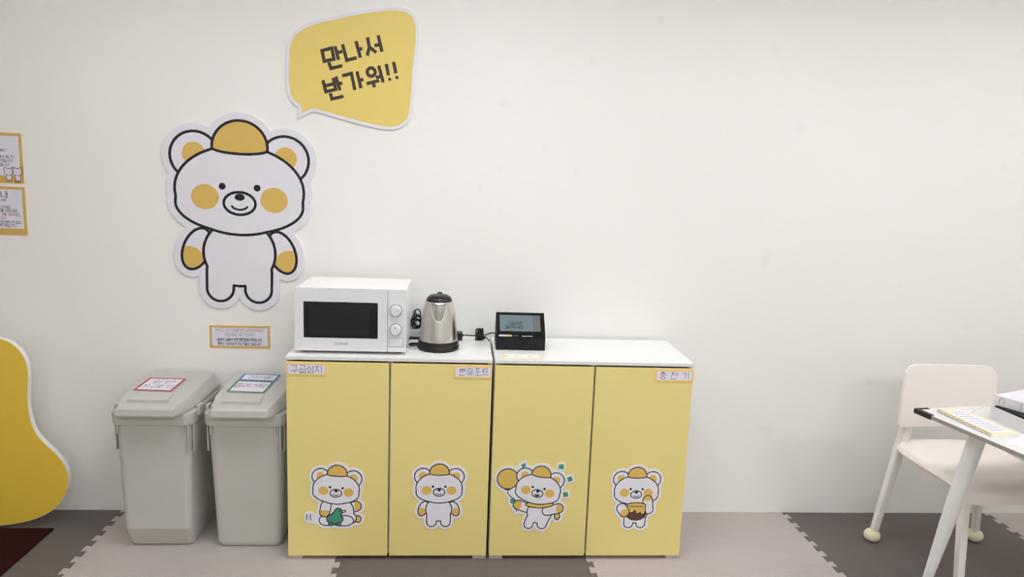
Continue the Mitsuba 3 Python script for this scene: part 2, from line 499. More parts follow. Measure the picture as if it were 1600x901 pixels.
DY = CF - .0001
card('name_card', on_wall(.0815, DY, .7735), .151, .049, .0065, 'm_card_border', 'm_paper', [(text_poly('구급상자', .0285, .0019, .002, 0), 'm_print_black')],
     'small orange-edged card reading 구급상자 on the leftmost yellow door', 'name card', 'name cards on the cabinets', t=.0025)
card('name_card', on_wall(.709, DY, .7735), .147, .051, .0065, 'm_card_border', 'm_paper', [(text_poly('분유포트', .0275, .0019, .004, 0), 'm_print_black')],
     'small orange-edged card reading 분유포트 on the door below the kettle', 'name card', 'name cards on the cabinets', t=.0025)
card('name_card', on_wall(1.496, DY, .773), .152, .049, .0065, 'm_card_border', 'm_paper', [(text_poly('충 전 기', .0265, .0019, 0, 0, gap=.12), 'm_print_black')],
     'small orange-edged card reading 충 전 기 on the rightmost yellow door', 'name card', 'name cards on the cabinets', t=.0025)
card('name_card', on_top(.9, -.358, CT + .0001, -.02), .148, .064, .007, 'm_card_edge', 'm_paper_warm',
     [(text_poly('휴대폰 충전', .026, .0018, 0, 0), 'm_print_grey')],
     'pale card lying flat on the cabinet top before the black charging box', 'name card', 'name cards on the cabinets', t=.001)

NM = on_wall(-.285, -.0001, .793, -.004)
card('notice_sign', NM, .254, .1, .010, 'm_ochre', 'm_paper',
     [(text_poly('가지고 오신 쓰레기는 버리지마세요!', .0135, .0013, 0, .029, stretch=.88), 'm_print_pink'),
      (text_poly('(음식물을 폐기 안돼요)', .0125, .0012, 0, .010, stretch=.9), 'm_print_teal'),
      (text_poly('냄새가 심해서 방문객분들께 피해갑니다.', .0125, .0017, 0, -.012, stretch=.78), 'm_print_black'),
      (text_poly('확인시 청소비가 청구 될수 있습니다.', .0125, .0017, 0, -.030, stretch=.84), 'm_print_black')],
     'small ochre-bordered notice with four lines of text on the wall above the bins', 'notice', t=.002)


# two posters at the left edge of the view
def tiny_bear(x, y, s):
    head = unary_union([affinity.scale(Point(x, y + .62 * s).buffer(1), .30 * s, .22 * s), Point(x - .2 * s, y + .82 * s).buffer(.1 * s), Point(x + .2 * s, y + .82 * s).buffer(.1 * s)])
    body = unary_union([affinity.scale(Point(x, y + .3 * s).buffer(1), .18 * s, .2 * s), sbox(x - .15 * s, y, x - .04 * s, y + .2 * s), sbox(x + .04 * s, y, x + .15 * s, y + .2 * s)])
    whole = unary_union([head, body])
    eyes = unary_union([Point(x - .1 * s, y + .64 * s).buffer(.025 * s), Point(x + .1 * s, y + .64 * s).buffer(.025 * s), Point(x, y + .58 * s).buffer(.02 * s)])
    line = unary_union([whole.boundary.buffer(.018 * s), head.boundary.intersection(body).buffer(.015 * s), eyes])
    return whole.buffer(.018 * s), line


def poster(zc, h, texts, strip, label, bears=()):
    w, xr = .297, -1.129
    M = on_wall(xr - w / 2, -.0001, zc)
    T, ex = [], []
    for s, hh, yy, right, sw, m in texts:
        T.append((text_poly(s, hh, sw, right - w / 2 + w, yy, 'r'), m))
    band = sbox(-w / 2 + .012, -h / 2 + .012, w / 2 - .014, -h / 2 + strip)
    lines, white = [], []
    for bxp, byp, s in bears:
        a, b = tiny_bear(bxp + w / 2, byp, s)
        white.append(a)
        lines.append(b)
    if strip:
        ex.append((band.difference(unary_union(white)) if white else band, 'm_ochre', 'printed_band'))
    if lines:
        ex.append((unary_union(lines), 'm_print_black', 'printed_bears'))
    return card('wall_poster', M, w, h, .012, 'm_ochre', 'm_paper', T, label, 'poster', 'ochre-bordered posters', t=.002, extra=ex)


poster(1.515, .202, [('이용 안내!', .024, .058, -.080, .0022, 'm_print_black'), ('이용하실 때에는 꼭 확인', .0115, .030, -.064, .0014, 'm_print_black'),
                     ('아기와 함께 이용해 주셔야 합니다.', .0115, .006, -.027, .0014, 'm_print_black'), ('음식물은 반입 금지입니다.', .0115, -.010, -.036, .0014, 'm_print_black'),
                     ('이용시간은 삼십분입니다.', .0115, -.026, -.050, .0014, 'm_print_black')], .032,
       'ochre-bordered poster with two tiny bears, upper one at the left edge', bears=[(-.058, -.093, .060), (-.024, -.096, .066)])
poster(1.302, .199, [('수유실 안내', .026, .066, -.068, .0024, 'm_print_black'), ('다음을 지켜주세요', .011, .044, -.074, .0013, 'm_print_black'),
                     ('물건은 제자리에 두세요.', .0115, .016, -.056, .0014, 'm_print_black'), ('사용후 정리를 해주세요.', .0115, .001, -.030, .0014, 'm_print_black'),
                     ('쓰레기는 분리수거를 해주세요.', .0115, -.015, -.020, .0014, 'm_print_pink'), ('감사', .011, -.030, -.08, .0013, 'm_print_pink'),
                     ('불편한 점은 직원에게 주세요.', .0115, -.046, -.020, .0014, 'm_print_black'), ('바로 해결하겠습니다.', .0115, -.060, -.040, .0014, 'm_print_black')], 0,
       'ochre-bordered poster of printed lines, lower one at the left edge')
# wide ochre foot of the lower poster
add('wall_poster_001__printed_band', xf(ext(sbox(-.1365, -.0875, .1365, -.0715), .0003, .0024), on_wall(-1.2775, -.0001, 1.302)), 'm_ochre')

# ------------------------------------------------------------------ speech bubble sign
OUT = [(-.074, 1.981), (-.072, 2.005), (-.058, 2.044), (-.027, 2.075), (.027, 2.104), (.125, 2.13), (.222, 2.155), (.308, 2.172), (.387, 2.176), (.424, 2.166), (.446, 2.143), (.457, 2.108),
       (.457, 2.03), (.446, 1.939), (.442, 1.847), (.439, 1.786), (.431, 1.742), (.406, 1.707), (.368, 1.69), (.324, 1.688), (.249, 1.7), (.155, 1.721), (.081, 1.74), (.035, 1.75), (.025, 1.748),
       (-.032, 1.718), (-.027, 1.757), (-.03, 1.766), (-.051, 1.78), (-.067, 1.801), (-.075, 1.831), (-.078, 1.897)]
STR = [[(.068, 1.992), (.107, 2.004), (.116, 1.961), (.077, 1.951), (.068, 1.992)], [(.12, 2.012), (.134, 1.959)], [(.128, 1.987), (.149, 1.993)], [(.095, 1.948), (.104, 1.924), (.149, 1.937)],
       [(.15, 2.021), (.167, 1.959), (.207, 1.971)], [(.204, 2.036), (.222, 1.972)], [(.213, 2.003), (.23, 2.008)], [(.25, 2.053), (.258, 2.015), (.249, 1.981)], [(.258, 2.016), (.286, 1.995)],
       [(.293, 2.063), (.309, 1.999)], [(.278, 2.022), (.3, 2.027)], [(.071, 1.876), (.083, 1.831), (.123, 1.842), (.112, 1.887)], [(.076, 1.852), (.117, 1.865)], [(.123, 1.893), (.14, 1.839)],
       [(.132, 1.864), (.149, 1.869)], [(.101, 1.826), (.107, 1.803), (.154, 1.816)], [(.149, 1.897), (.186, 1.908), (.2, 1.843)], [(.208, 1.917), (.225, 1.851)], [(.217, 1.881), (.234, 1.887)],
       [(.248, 1.87), (.299, 1.885)], [(.274, 1.876), (.28, 1.857)], [(.296, 1.944), (.315, 1.878)], [(.285, 1.896), (.305, 1.902)], [(.327, 1.952), (.336, 1.907)], [(.341, 1.892), (.342, 1.891)],
       [(.356, 1.962), (.366, 1.917)], [(.37, 1.901), (.371, 1.9)]]


def round_corners(pts, it=2, keep=()):
    P = [tuple(p) for p in pts]
    keep = {P[i] for i in keep}
    for _ in range(it):
        Q = []
        n = len(P)
        for i in range(n):
            a, b = np.array(P[i]), np.array(P[(i + 1) % n])
            Q.append(P[i] if P[i] in keep else tuple(a * .75 + b * .25))
            if P[(i + 1) % n] not in keep:
                Q.append(tuple(a * .25 + b * .75))
        P = Q
    return Polygon(P)


MB = on_wall(0, -.0005, 0)
bub = round_corners(OUT, 2, keep=(25, 26, 27))
inn = bub.buffer(-.0125, join_style='mitre')
let = unary_union([LineString(s).buffer(.0067, cap_style='flat', join_style='mitre') if len(s) > 2 or math.dist(s[0], s[1]) > .003 else LineString(s).buffer(.0062) for s in STR]
                  + [Point(.266, 1.917).buffer(.0228).difference(Point(.266, 1.917).buffer(.0095))])
tag('speech_bubble_sign', 'white-edged yellow speech bubble sign reading 만나서 반가워!! high on the wall', 'wall sign')
add('speech_bubble_sign__board', xf(ext(bub, .008), MB), 'm_panel_white')
add('speech_bubble_sign__yellow_face', xf(ext(inn.difference(let), .0004, .008), MB), 'm_bubble')
add('speech_bubble_sign__lettering', xf(ext(let, .0005, .008), MB), 'm_print_text')


# ------------------------------------------------------------------ plain bear cutouts (stand-ins of the same size and colours)
class Print:
    """flat artwork: later shapes cover earlier ones"""

    def __init__(self):
        self.layers, self.sil, self.lw = [], [], .0105

    def paint(self, poly, name, material, sil=True):
        self.layers = [(p.difference(poly), n, m) for p, n, m in self.layers]
        if material:
            self.layers.append((poly, name, material))
        if sil:
            self.sil.append(poly)

    def shape(self, poly, name=None, material=None):
        self.paint(poly, name, material)
        self.paint(poly.boundary.buffer(self.lw / 2), 'outline', 'm_print_black')

    def line(self, pts, w=None):
        self.paint(LineString(pts).buffer((w or self.lw) / 2), 'outline', 'm_print_black')

    def dot(self, x, y, r):
        self.paint(Point(x, y).buffer(r), 'outline', 'm_print_black')


def ell(x, y, a, b, rot=0):
    return affinity.rotate(affinity.scale(Point(x, y).buffer(1, quad_segs=24), a, b), rot, origin=(x, y))


def arc(cx, cy, rx, ry, a0, a1, n=14):
    return [(cx + rx * math.cos(math.radians(a)), cy + ry * math.sin(math.radians(a))) for a in np.linspace(a0, a1, n)]


def capsule(x0, y0, x1, y1, r):
    return LineString([(x0, y0), (x1, y1)]).buffer(r, quad_segs=16)


def bear_head(P, cx=0., cy=0., tilt=0., mouth='smile'):
    def at(g):
        return affinity.translate(affinity.rotate(g, tilt, origin=(0, .09)), cx, cy)

    def L(pts):
        return list(at(LineString(pts)).coords)
    for s in (-1, 1):
        P.shape(at(ell(s * .175, .215, .094, .094)))
        P.paint(at(ell(s * .178, .222, .045, .045)), 'inner_ear', 'm_print_yellow')
    head = at(ell(0, .085, .252, .176).union(ell(0, .03, .25, .115)).buffer(.05).buffer(-.05))
    P.shape(head)
    cap = at(ell(0, .255, .108, .105).intersection(sbox(-.2, .245, .2, .5)).union(ell(0, .25, .108, .02)))
    P.shape(cap, 'cap', 'm_print_yellow')
    for s in (-1, 1):
        P.paint(at(ell(s * .135, .055, .054, .05)), 'cheek', 'm_print_yellow')
        P.paint(at(ell(s * .068, .1, .0135, .0135)), 'eye', 'm_print_black')
    P.shape(at(ell(0, .035, .062, .045)))
    P.paint(at(ell(0, .06, .02, .014)), 'nose', 'm_print_black')
    if mouth == 'open':
        P.paint(at(ell(0, .022, .03, .026).intersection(sbox(-1, -1, 1, .026))), 'mouth', 'm_print_brown')
    else:
        P.line(L(arc(0, .03, .032, .02, 200, 340)), .008)


def standing_bear():
    P = Print()
    for s in (-1, 1):
        arm = ell(s * .168, -.155, .052, .088, s * 22)
        P.shape(arm)
        P.paint(arm.buffer(-.005).intersection(ell(s * .2, -.20, .06, .055)), 'paw', 'm_print_yellow')
    body = unary_union([ell(0, -.165, .142, .135), capsule(-.076, -.24, -.076, -.312, .053), capsule(.076, -.24, .076, -.312, .053)])
    P.shape(body.buffer(-.006).buffer(.006))
    bear_head(P)
    return P


def sitting_bear():
    P = Print()
    P.paint(unary_union([ell(-.285, -.237, .036, .038), ell(-.2, -.26, .07, .035)]), None, None)
    P.line(arc(-.30, -.235, .02, .04, 130, 230), .009)
    P.line(arc(-.262, -.235, .02, .04, 130, 230), .009)
    tail = ell(.235, -.255, .035, .04)
    P.shape(tail, 'tail', 'm_print_yellow')
    arm = capsule(.13, -.13, .215, -.105, .058)
    P.shape(arm)
    P.paint(arm.buffer(-.005).intersection(ell(.245, -.1, .05, .08)), 'paw', 'm_print_yellow')
    P.shape(unary_union([ell(.04, -.165, .15, .15), ell(.06, -.245, .16, .09)]))
    P.shape(ell(-.11, -.27, .075, .062))
    P.shape(ell(.085, -.275, .105, .062))
    arm = capsule(-.11, -.10, -.125, -.175, .055)
    P.shape(arm)
    P.paint(arm.buffer(-.005).intersection(ell(-.125, -.2, .08, .05)), 'paw', 'm_print_yellow')
    duck = unary_union([ell(-.015, -.255, .088, .062), ell(.022, -.17, .042, .042), ell(.005, -.205, .05, .04)])
    P.shape(Polygon([(.055, -.185), (.10, -.172), (.098, -.152), (.055, -.155)]), 'beak', None)
    P.shape(duck, 'toy_duck', 'm_print_green')
    P.dot(.032, -.162, .008)
    for x in (-.06, .025):
        P.shape(ell(x, -.315, .024, .02), 'toy_wheel', 'm_print_green')
    bear_head(P, 0, .01, -4)
    return P


def balloon_bear():
    P = Print()
    P.line([(-.315, .13), (-.32, .06), (-.29, .02), (-.23, -.03), (-.215, -.16)], .009)
    P.shape(Polygon([(-.352, .10), (-.296, .10), (-.30, .15), (-.345, .15)]), 'balloon_knot', 'm_print_yellow')
    P.shape(ell(-.325, .225, .118, .118), 'balloon', 'm_print_yellow')
    P.paint(Polygon([(-.34, .19), (-.1, .1), (-.06, .33), (-.2, .36)]).difference(ell(-.325, .225, .124, .124)), None, None)
    arm = capsule(-.10, -.115, -.2, -.08, .055)
    P.shape(arm)
    P.paint(arm.buffer(-.005).intersection(ell(-.225, -.07, .065, .08)), 'paw', 'm_print_yellow')
    P.shape(ell(.245, -.215, .03, .04), 'tail', 'm_print_yellow')
    body = unary_union([ell(.045, -.165, .14, .135), capsule(-.055, -.25, -.075, -.312, .05), capsule(.10, -.25, .075, -.312, .052)])
    P.shape(body)
    arm = capsule(.13, -.15, .255, -.12, .056)
    P.shape(arm)
    P.paint(arm.buffer(-.005).intersection(ell(.29, -.12, .06, .08)), 'paw', 'm_print_yellow')
    P.shape(ell(.04, -.075, .155, .04), 'scarf', 'm_print_yellow')
    bear_head(P, .02, .02, -9, 'open')
    P.paint(affinity.rotate(sbox(-.178, .365, -.132, .405), 25), 'confetti_print', 'm_print_green')
    return P


def honey_bear():
    P = Print()
    body = unary_union([ell(0, -.165, .145, .14), capsule(-.07, -.24, -.07, -.312, .052), capsule(.07, -.24, .07, -.312, .052)])
    P.shape(body)
    bear_head(P)
    arm = capsule(.15, -.14, .135, -.03, .055)
    P.shape(arm)
    P.paint(arm.buffer(-.005).intersection(ell(.13, .01, .07, .05)), 'paw', 'm_print_yellow')
    pot = unary_union([ell(.01, -.19, .115, .082), sbox(-.09, -.17, .11, -.1)])
    P.shape(pot, 'honey_pot', 'm_print_brown')
    P.shape(unary_union([sbox(-.095, -.155, .115, -.085), ell(-.05, -.155, .04, .03), ell(.03, -.16, .03, .035), ell(.085, -.16, .03, .045), ell(.01, -.09, .108, .028)]).buffer(-.006).buffer(.006), 'honey', 'm_print_yellow')
    P.line([(-.07, -.108), (.09, -.108)], .009)
    arm = capsule(-.155, -.13, -.125, -.175, .058)
    P.shape(arm)
    P.paint(arm.buffer(-.005).intersection(ell(-.1, -.195, .07, .055)), 'paw', 'm_print_yellow')
    return P


def place_print(key, P, M, scale, t, margin, label, cat_, group=None, pt=.0004):
    sil = unary_union(P.sil).buffer(margin)
    sil = Polygon(max(polys(sil), key=lambda q: q.area).exterior) if not isinstance(sil, Polygon) else Polygon(sil.exterior)
    sc = lambda g: affinity.scale(g, scale, scale, origin=(0, 0))
    add(key + '__board', xf(ext(sc(sil.simplify(.0006)), t), M), 'm_panel_white')
    used = unary_union([p for p, _, _ in P.layers])
    byname = {}
    for p, n, m in P.layers:
        if p.is_empty or p.area < 1e-6:
            continue
        if n == 'outline':
            byname.setdefault(n, []).append(p)
        else:
            add(f'{key}__{n}', xf(ext(sc(p.simplify(.0005)), pt, t), M), m)
    add(key + '__outline', xf(ext(sc(unary_union(byname['outline']).simplify(.0004)), pt * 1.2, t), M), 'm_print_black')
    tag(key, label, cat_, group)


place_print('bear_cutout', standing_bear(), on_wall(-.273, -.0005, 1.327, .022), 1.04, .008, .026,
            'large white bear cutout with yellow cheeks and cap, hung on the wall above the bins', 'wall cutout')
for key, P, x, z, sc_, lab in (
        ('bear_sticker', sitting_bear(), .192, .262, .355, 'small sticker of a sitting bear with a green toy duck, on the leftmost door'),
        ('bear_sticker_001', standing_bear(), .590, .272, .36, 'small sticker of a bear standing with empty paws, on the second door'),
        ('bear_sticker_002', balloon_bear(), .974, .262, .355, 'small sticker of a bear holding a yellow balloon, on the third door'),
        ('bear_sticker_003', honey_bear(), 1.376, .267, .355, 'small sticker of a bear hugging a honey pot, on the rightmost door')):
    place_print(key, P, on_wall(x, DY, z), sc_, .002, .028, lab, 'sticker', 'bear stickers on the cabinet doors', pt=.0003)
for i, (x, z, r, lab) in enumerate(((1.068, .394, .1, 'small green diamond sticker on the third door, the topmost one'), (1.105, .343, .35, 'small green diamond sticker on the third door, nearest the door gap'),
                                    (1.091, .278, .15, 'small green diamond sticker right of the balloon bear, the lowest there'), (.881, .250, .12, 'small green diamond sticker under the yellow balloon'))):
    key = 'confetti_sticker' + (f'_{i:03d}' if i else '')
    M = on_wall(x, DY, z, -r)
    add(key + '__board', xf(ext(rrect(-.0175, .0175, -.0165, .0165, .006), .002), M), 'm_panel_white')
    add(key + '__green_print', xf(ext(sbox(-.0095, -.0095, .0095, .0095), .0003, .002), M), 'm_print_green')
    tag(key, lab, 'sticker', 'diamond stickers round the balloon bear')

# ------------------------------------------------------------------ big yellow cutout at the left edge
BP = [(-1.30, .815), (-1.22, .816), (-1.167, .806), (-1.12, .785), (-1.083, .739), (-1.069, .674), (-1.076, .607), (-1.083, .53), (-1.069, .432), (-1.035, .378), (-.988, .331), (-.953, .282), (-.938, .227), (-.947, .171),
      (-.975, .114), (-1.029, .063), (-1.108, .029), (-1.223, .008), (-1.33, 0.0)]
mirror = [(-2.9 - x, z) for x, z in BP[::-1]]
blob = round_corners(BP + mirror, 2).intersection(sbox(-5, 0, 5, 5))
MBL = on_wall(0, -.142, 0)
tag('yellow_cutout', 'large rounded yellow cutout board with white edge standing on the floor at left', 'standing cutout')
add('yellow_cutout__board', xf(ext(blob, .024), MBL), 'm_blob_edge')
add('yellow_cutout__yellow_face', xf(ext(blob.buffer(-.0012), .0006, .024), MBL), 'm_blob')
for sx in (-1.62, -1.32):
    add('yellow_cutout__support', bx(sx, sx + .02, -.142, -.03, 0, .3), 'm_blob_edge')


# ------------------------------------------------------------------ trash bins
def lid_mesh(c):
    def R(hw_b, hw_f, yb, ym, yf, z_b, z_m, z_f, ch):
        # 8 points, counter-clockwise: back right, back left, mid left, front left, front right, mid right
        return np.array([(c + hw_b, yb, z_b), (c - hw_b, yb, z_b), (c - hw_b + .004, ym, z_m), (c - hw_f - .012, yf + .03, (z_m + z_f) / 2),
                         (c - hw_f, yf, z_f), (c + hw_f, yf, z_f), (c + hw_f + .012, yf + .03, (z_m + z_f) / 2), (c + hw_b - .004, ym, z_m)])
    rings = [R(.150, .104, -.022, -.285, -.415, .575, .572, .574, 0), R(.152, .105, -.020, -.285, -.418, .592, .584, .580, 0),
             R(.147, .104, -.022, -.287, -.416, .600, .594, .603, 0), R(.132, .098, -.028, -.290, -.408, .637, .618, .610, 0), R(.128, .094, -.031, -.292, -.403, .640, .622, .611, 0)]
    return loft(rings)


def grip_mesh(c):
    """wedge-shaped finger grip on the lid: level on top, ending in a step towards the front"""
    return trimesh.convex.convex_hull(np.array([(c + dx, y, z) for dx, y, z in
                                                ((-.072, -.266, .610), (.058, -.266, .610), (-.071, -.268, .6262), (.057, -.268, .6262), (-.078, -.366, .6282), (.066, -.366, .6282),
                                                 (-.083, -.366, .600), (.071, -.366, .600), (-.080, -.3685, .6262), (.068, -.3685, .6262))]))


def trash_bin(key, c, cham, label):
    tag(key, label, 'trash bin', 'grey recycling bins')
    yb = -.03
    low = [ring(c - .118, c + .118, -.296 if cham else -.306, -.04, .022, 0.0), ring(c - .121, c + .121, -.303 if cham else -.312, -.036, .024, .004)]
    if cham:
        low += [ring(c - .122, c + .122, -.308, -.035, .024, .012), ring(c - .129, c + .129, -.340, -.033, .026, .084), ring(c - .1295, c + .1295, -.3415, -.033, .026, .09)]
    else:
        low += [ring(c - .122, c + .122, -.312, -.036, .024, .015), ring(c - .127, c + .127, -.322, -.034, .026, .019)]
    low += [ring(c - .143, c + .143, -.350, yb, .03, .535)]
    add(key + '__body', loft(low), 'm_bin', smooth=25)
    rim = loft([ring(c - .150, c + .150, -.358, -.022, .034, .521), ring(c - .154, c + .154, -.362, -.020, .036, .525), ring(c - .156, c + .156, -.365, -.018, .036, .566),
                ring(c - .153, c + .153, -.362, -.020, .034, .571)])
    add(key + '__rim', rim, 'm_bin', smooth=30)
    for x in (-.147, -.128, .118, .137, .147):
        y = -.352 if abs(x) < .14 else -.325
        h = .11 if abs(x) > .14 else (.1 if x == .137 else .035)
        add(key + '__rib', bx(c + x - .0022, c + x + .0022, y - .006, y + .03, .521 - h, .523), 'm_bin')
    add(key + '__lid', lid_mesh(c), 'm_bin', smooth=22)
    add(key + '__lid__grip', grip_mesh(c), 'm_bin', smooth=20)
    for s in (-1, 1):
        add(key + '__hinge', rbox(c + s * .157 - .006, c + s * .157 + .006, -.30, -.262, .545, .586, .003), 'm_bin', smooth=40)


trash_bin('trash_bin', -.520, True, 'light grey lidded bin with a red-bordered sheet, left of the other bin')
trash_bin('trash_bin_001', -.172, False, 'light grey lidded bin with blue and green sheets, against the cabinet')


def lid_frame(x, y0, y1, ang):
    """frame on the sloping lid between two depths"""
    z = lambda y: .622 + (.640 - .622) * (y + .292) / (.292 - .031)
    o = np.array([x, (y0 + y1) / 2, (z(y0) + z(y1)) / 2 + .0022])
    ey = np.array([0, y1 - y0, z(y1) - z(y0)])
    c, s = math.cos(ang), math.sin(ang)
    ex = np.array([1.0, 0, 0])
    eyn = ey / np.linalg.norm(ey)
    return frame(o, c * ex + s * eyn, -s * ex + c * eyn)


def sheet(M, w, h, m_b, texts, label):
    card('lid_sheet', M, w, h, .0095, m_b, 'm_paper', texts, label, 'paper sheet', 'printed sheets on the bin lids', t=.0006)


sheet(lid_frame(-.551, -.252, -.11, -.06), .152, .142, 'm_red', [(text_poly('일반', .039, .0033, .004, .029, gap=.25, stretch=1.0), 'm_print_grey'), (text_poly('쓰레기', .040, .0033, -.002, -.025, gap=.12, stretch=.92), 'm_print_grey')],
      'white sheet with a red border reading 일반 쓰레기 on a bin lid')
sheet(lid_frame(-.183, -.122, -.044, -.06), .156, .080, 'm_blue', [(text_poly('캔/병', .034, .003, .004, 0, gap=.1), 'm_print_grey')], 'white sheet with a blue border reading 캔/병 on a bin lid')
sheet(lid_frame(-.190, -.256, -.126, -.06), .154, .128, 'm_green', [(text_poly('플라스틱', .044, .0035, -.003, .010, gap=.0, stretch=.70), 'm_print_pink')],
      'white sheet with a green border reading 플라스틱 on a bin lid')

# ------------------------------------------------------------------ microwave
X0, X1, YF, YK = .028, .449, -.372, -.075
Z0, Z1 = CT + .012, 1.077
tag('microwave', 'white microwave oven with black window and two dials on the cabinet top', 'microwave')
K = 'microwave'
add(K + '__body', rbox(X0 + .003, X1 - .002, YF + .022, YK, Z0 + .004, Z1 - .002, .004), 'm_appliance', smooth=40)
xs = .378
wx0, wx1, wz0, wz1 = .062, .341, .884, 1.024
door = rrect(X0, xs - .0008, Z0, Z1, .004).difference(rrect(wx0, wx1, wz0, wz1, .003))
MF = on_wall(0, YF + .022, 0)
add(K + '__door', xf(ext(door, .022), MF), 'm_appliance')
add(K + '__door__window_frame', xf(ext(rrect(wx0, wx1, wz0, wz1, .003).difference(rrect(.083, .309, .898, 1.012, .003)), .0195), MF), 'm_glass_black')
add(K + '__door__window', xf(ext(rrect(.083, .309, .898, 1.012, .003), .0192), MF), 'm_glass_screen')
MP = on_wall(0, YF, 0)
add(K + '__door__lettering', xf(ext(text_poly('CUCKOO', .0088, .0012, .202, .862, gap=.08, stretch=.95), .0004), MP), 'm_print_grey')
add(K + '__control_panel', xf(ext(rrect(xs + .0008, X1, Z0, Z1, .004), .022), MF), 'm_appliance')
marks = []
for cz, n in ((.997, 8), (.923, 12)):
    for k in range(n):
        a = math.radians(-200 + k * (300 / (n - 1)))
        marks.append(LineString([(.4095 + .0255 * math.cos(a), cz + .0255 * math.sin(a)), (.4095 + .028 * math.cos(a), cz + .028 * math.sin(a))]).buffer(.0006))
marks += [sbox(.434 + .001 * (k % 2), .905 + .007 * k, .441, .9062 + .007 * k) for k in range(6)]
add(K + '__control_panel__dial_marks', xf(ext(unary_union(marks), .0003), MP), 'm_appliance_grey')
for cz, ang in ((.997, 10), (.923, 95)):
    prof = [(0, 0), (.0205, 0), (.0205, .004), (.0190, .0045), (.0190, .019), (.0175, .021), (0, .0212)]
    kn = lathe(prof, 40)
    k = add(K + '__dial', xf(kn, on_wall(.4095, YF, cz)), 'm_appliance', smooth=35)
    a = math.radians(ang)
    ptr = LineString([(.004 * math.cos(a), .004 * math.sin(a)), (.016 * math.cos(a), .016 * math.sin(a))]).buffer(.0011)
    add(k + '__pointer', xf(ext(ptr, .0004, .0212), on_wall(.4095, YF, cz)), 'm_appliance_grey')
    add(k + '__dial_ring', xf(ext(Point(0, 0).buffer(.0228).difference(Point(0, 0).buffer(.0206)), .0035), on_wall(.4095, YF, cz)), 'm_appliance_grey')
add(K + '__open_button', xf(rbox(.384, .438, .856, .890, -.002, .0022, .0009), MP), 'm_appliance', smooth=40)
add(K + '__button_gap', xf(ext(rrect(.3825, .4395, .8545, .8915, .001).difference(sbox(.384, .856, .438, .890)), .0003), MP), 'm_appliance_grey')
for fx in (X0 + .03, X1 - .03):
    for fy in (YF + .05, YK - .04):
        add(K + '__foot', xf(lathe([(0, 0), (.011, 0), (.012, .012), (.012, .017), (0, .017)], 20), rotz(0, fx, fy, CT)), 'm_black')

# ------------------------------------------------------------------ kettle
KX, KY = .570, -.248
tag('kettle', 'brushed steel electric kettle with black lid on its black base', 'kettle')
K = 'kettle'
MK = rotz(0, KX, KY, CT)
add(K + '__base', xf(lathe([(0, 0), (.080, 0), (.083, .004), (.083, .014), (.079, .019), (.0785, .0205), (0, .0205)]), MK), 'm_black', smooth=40)
add(K + '__base__cord_hook', xf(tube([(-.078, -.005, .0125), (-.105, -.012, .0125), (-.116, .005, .0125), (-.103, .022, .0125), (-.078, .018, .0125)], .0042), MK), 'm_black', smooth=True)
add(K + '__collar', xf(lathe([(.06, .0208), (.080, .0208), (.0815, .026), (.0790, .036), (.0765, .0375), (.06, .0375)]), MK), 'm_black', smooth=40)
RP = [(.0745, .0365), (.0757, .042), (.0746, .056), (.0730, .073), (.0720, .088), (.0705, .104), (.0690, .12), (.0668, .135), (.0640, .152), (.0607, .167), (.0560, .183), (.0522, .195)]
add(K + '__body', xf(lathe([(.0, .0365)] + RP + [(.048, .1955), (0, .1955)], 96), MK), 'm_steel', smooth=40)
add(K + '__lower_band', xf(lathe([(.0735, .0366), (.0764, .0366), (.0766, .0405), (.0735, .0405)], 96), MK), 'm_steel_bright', smooth=40)


def spout():
    zt, h, w0, nu, nv = .189, .066, .030, 25, 20
    V, F = [], []
    rr = np.array(RP)
    for j in range(nv + 1):
        t = j / nv
        z = zt - h * (1 - t)
        w = w0 * math.sqrt(max(1 - (1 - t) ** 2.2, 0.0)) + .0006
        r = np.interp(z, rr[:, 1], rr[:, 0])
        for i in range(nu + 1):
            u = -1 + 2 * i / nu
            bulge = .017 * t ** 1.1 * (1 - abs(u) ** 2.4)
            a = -math.pi / 2 + u * w / r
            V.append(((r + .0012 * (1 - u * u) + bulge) * math.cos(a), (r + .0012 * (1 - u * u) + bulge) * math.sin(a), z))
    n = nu + 1
    for j in range(nv):
        for i in range(nu):
            a = j * n + i
            F += [[a, a + 1, a + n + 1], [a, a + n + 1, a + n]]
    k = len(V)
    V.append((0, -.05, zt - .002))
    F += [[k, nv * n + i + 1, nv * n + i] for i in range(nu)]
    return trimesh.Trimesh(V, F, process=False)


add(K + '__spout', xf(spout(), MK), 'm_steel', smooth=50)
def on_body(u, z, out=0.0):
    r = np.interp(z, [q[1] for q in RP], [q[0] for q in RP]) + out
    a = -math.pi / 2 + u / r
    return (r * math.cos(a), r * math.sin(a), z)


add(K + '__spout__rim', xf(tube([on_body(u * .0305, .189 - .0665 * (1 - abs(u) ** 2.6) ** .55, .0008) for u in np.sin(np.linspace(-math.pi / 2, math.pi / 2, 25))], .0016, 8, 3), MK), 'm_steel_bright', smooth=True)
add(K + '__spout__lip', xf(tube([on_body(u * .029, .1895, .0012 + .0170 * (1 - abs(u) ** 2.4)) for u in np.linspace(-1, 1, 15)], .0012, 6, 3), MK), 'm_black', smooth=True)
add(K + '__lid', xf(lathe([(.0, .1935), (.0515, .1935), (.0518, .196), (.0500, .2025), (.0462, .2095), (.0385, .2155), (.026, .2195), (.0, .2205)]), MK), 'm_black', smooth=50)
hand = [(.030 * math.cos(a), .019 * math.sin(a), .2172 - .0008 * abs(math.sin(a))) for a in np.linspace(0, 2 * math.pi, 24, endpoint=False)]
add(K + '__lid__grip_ring', xf(tube(hand, .0030, 8, 1, closed=True), MK), 'm_black', smooth=True)
add(K + '__lid__hinge', xf(rbox(-.010, .010, .030, .058, .196, .2225, .004), MK), 'm_black', smooth=40)
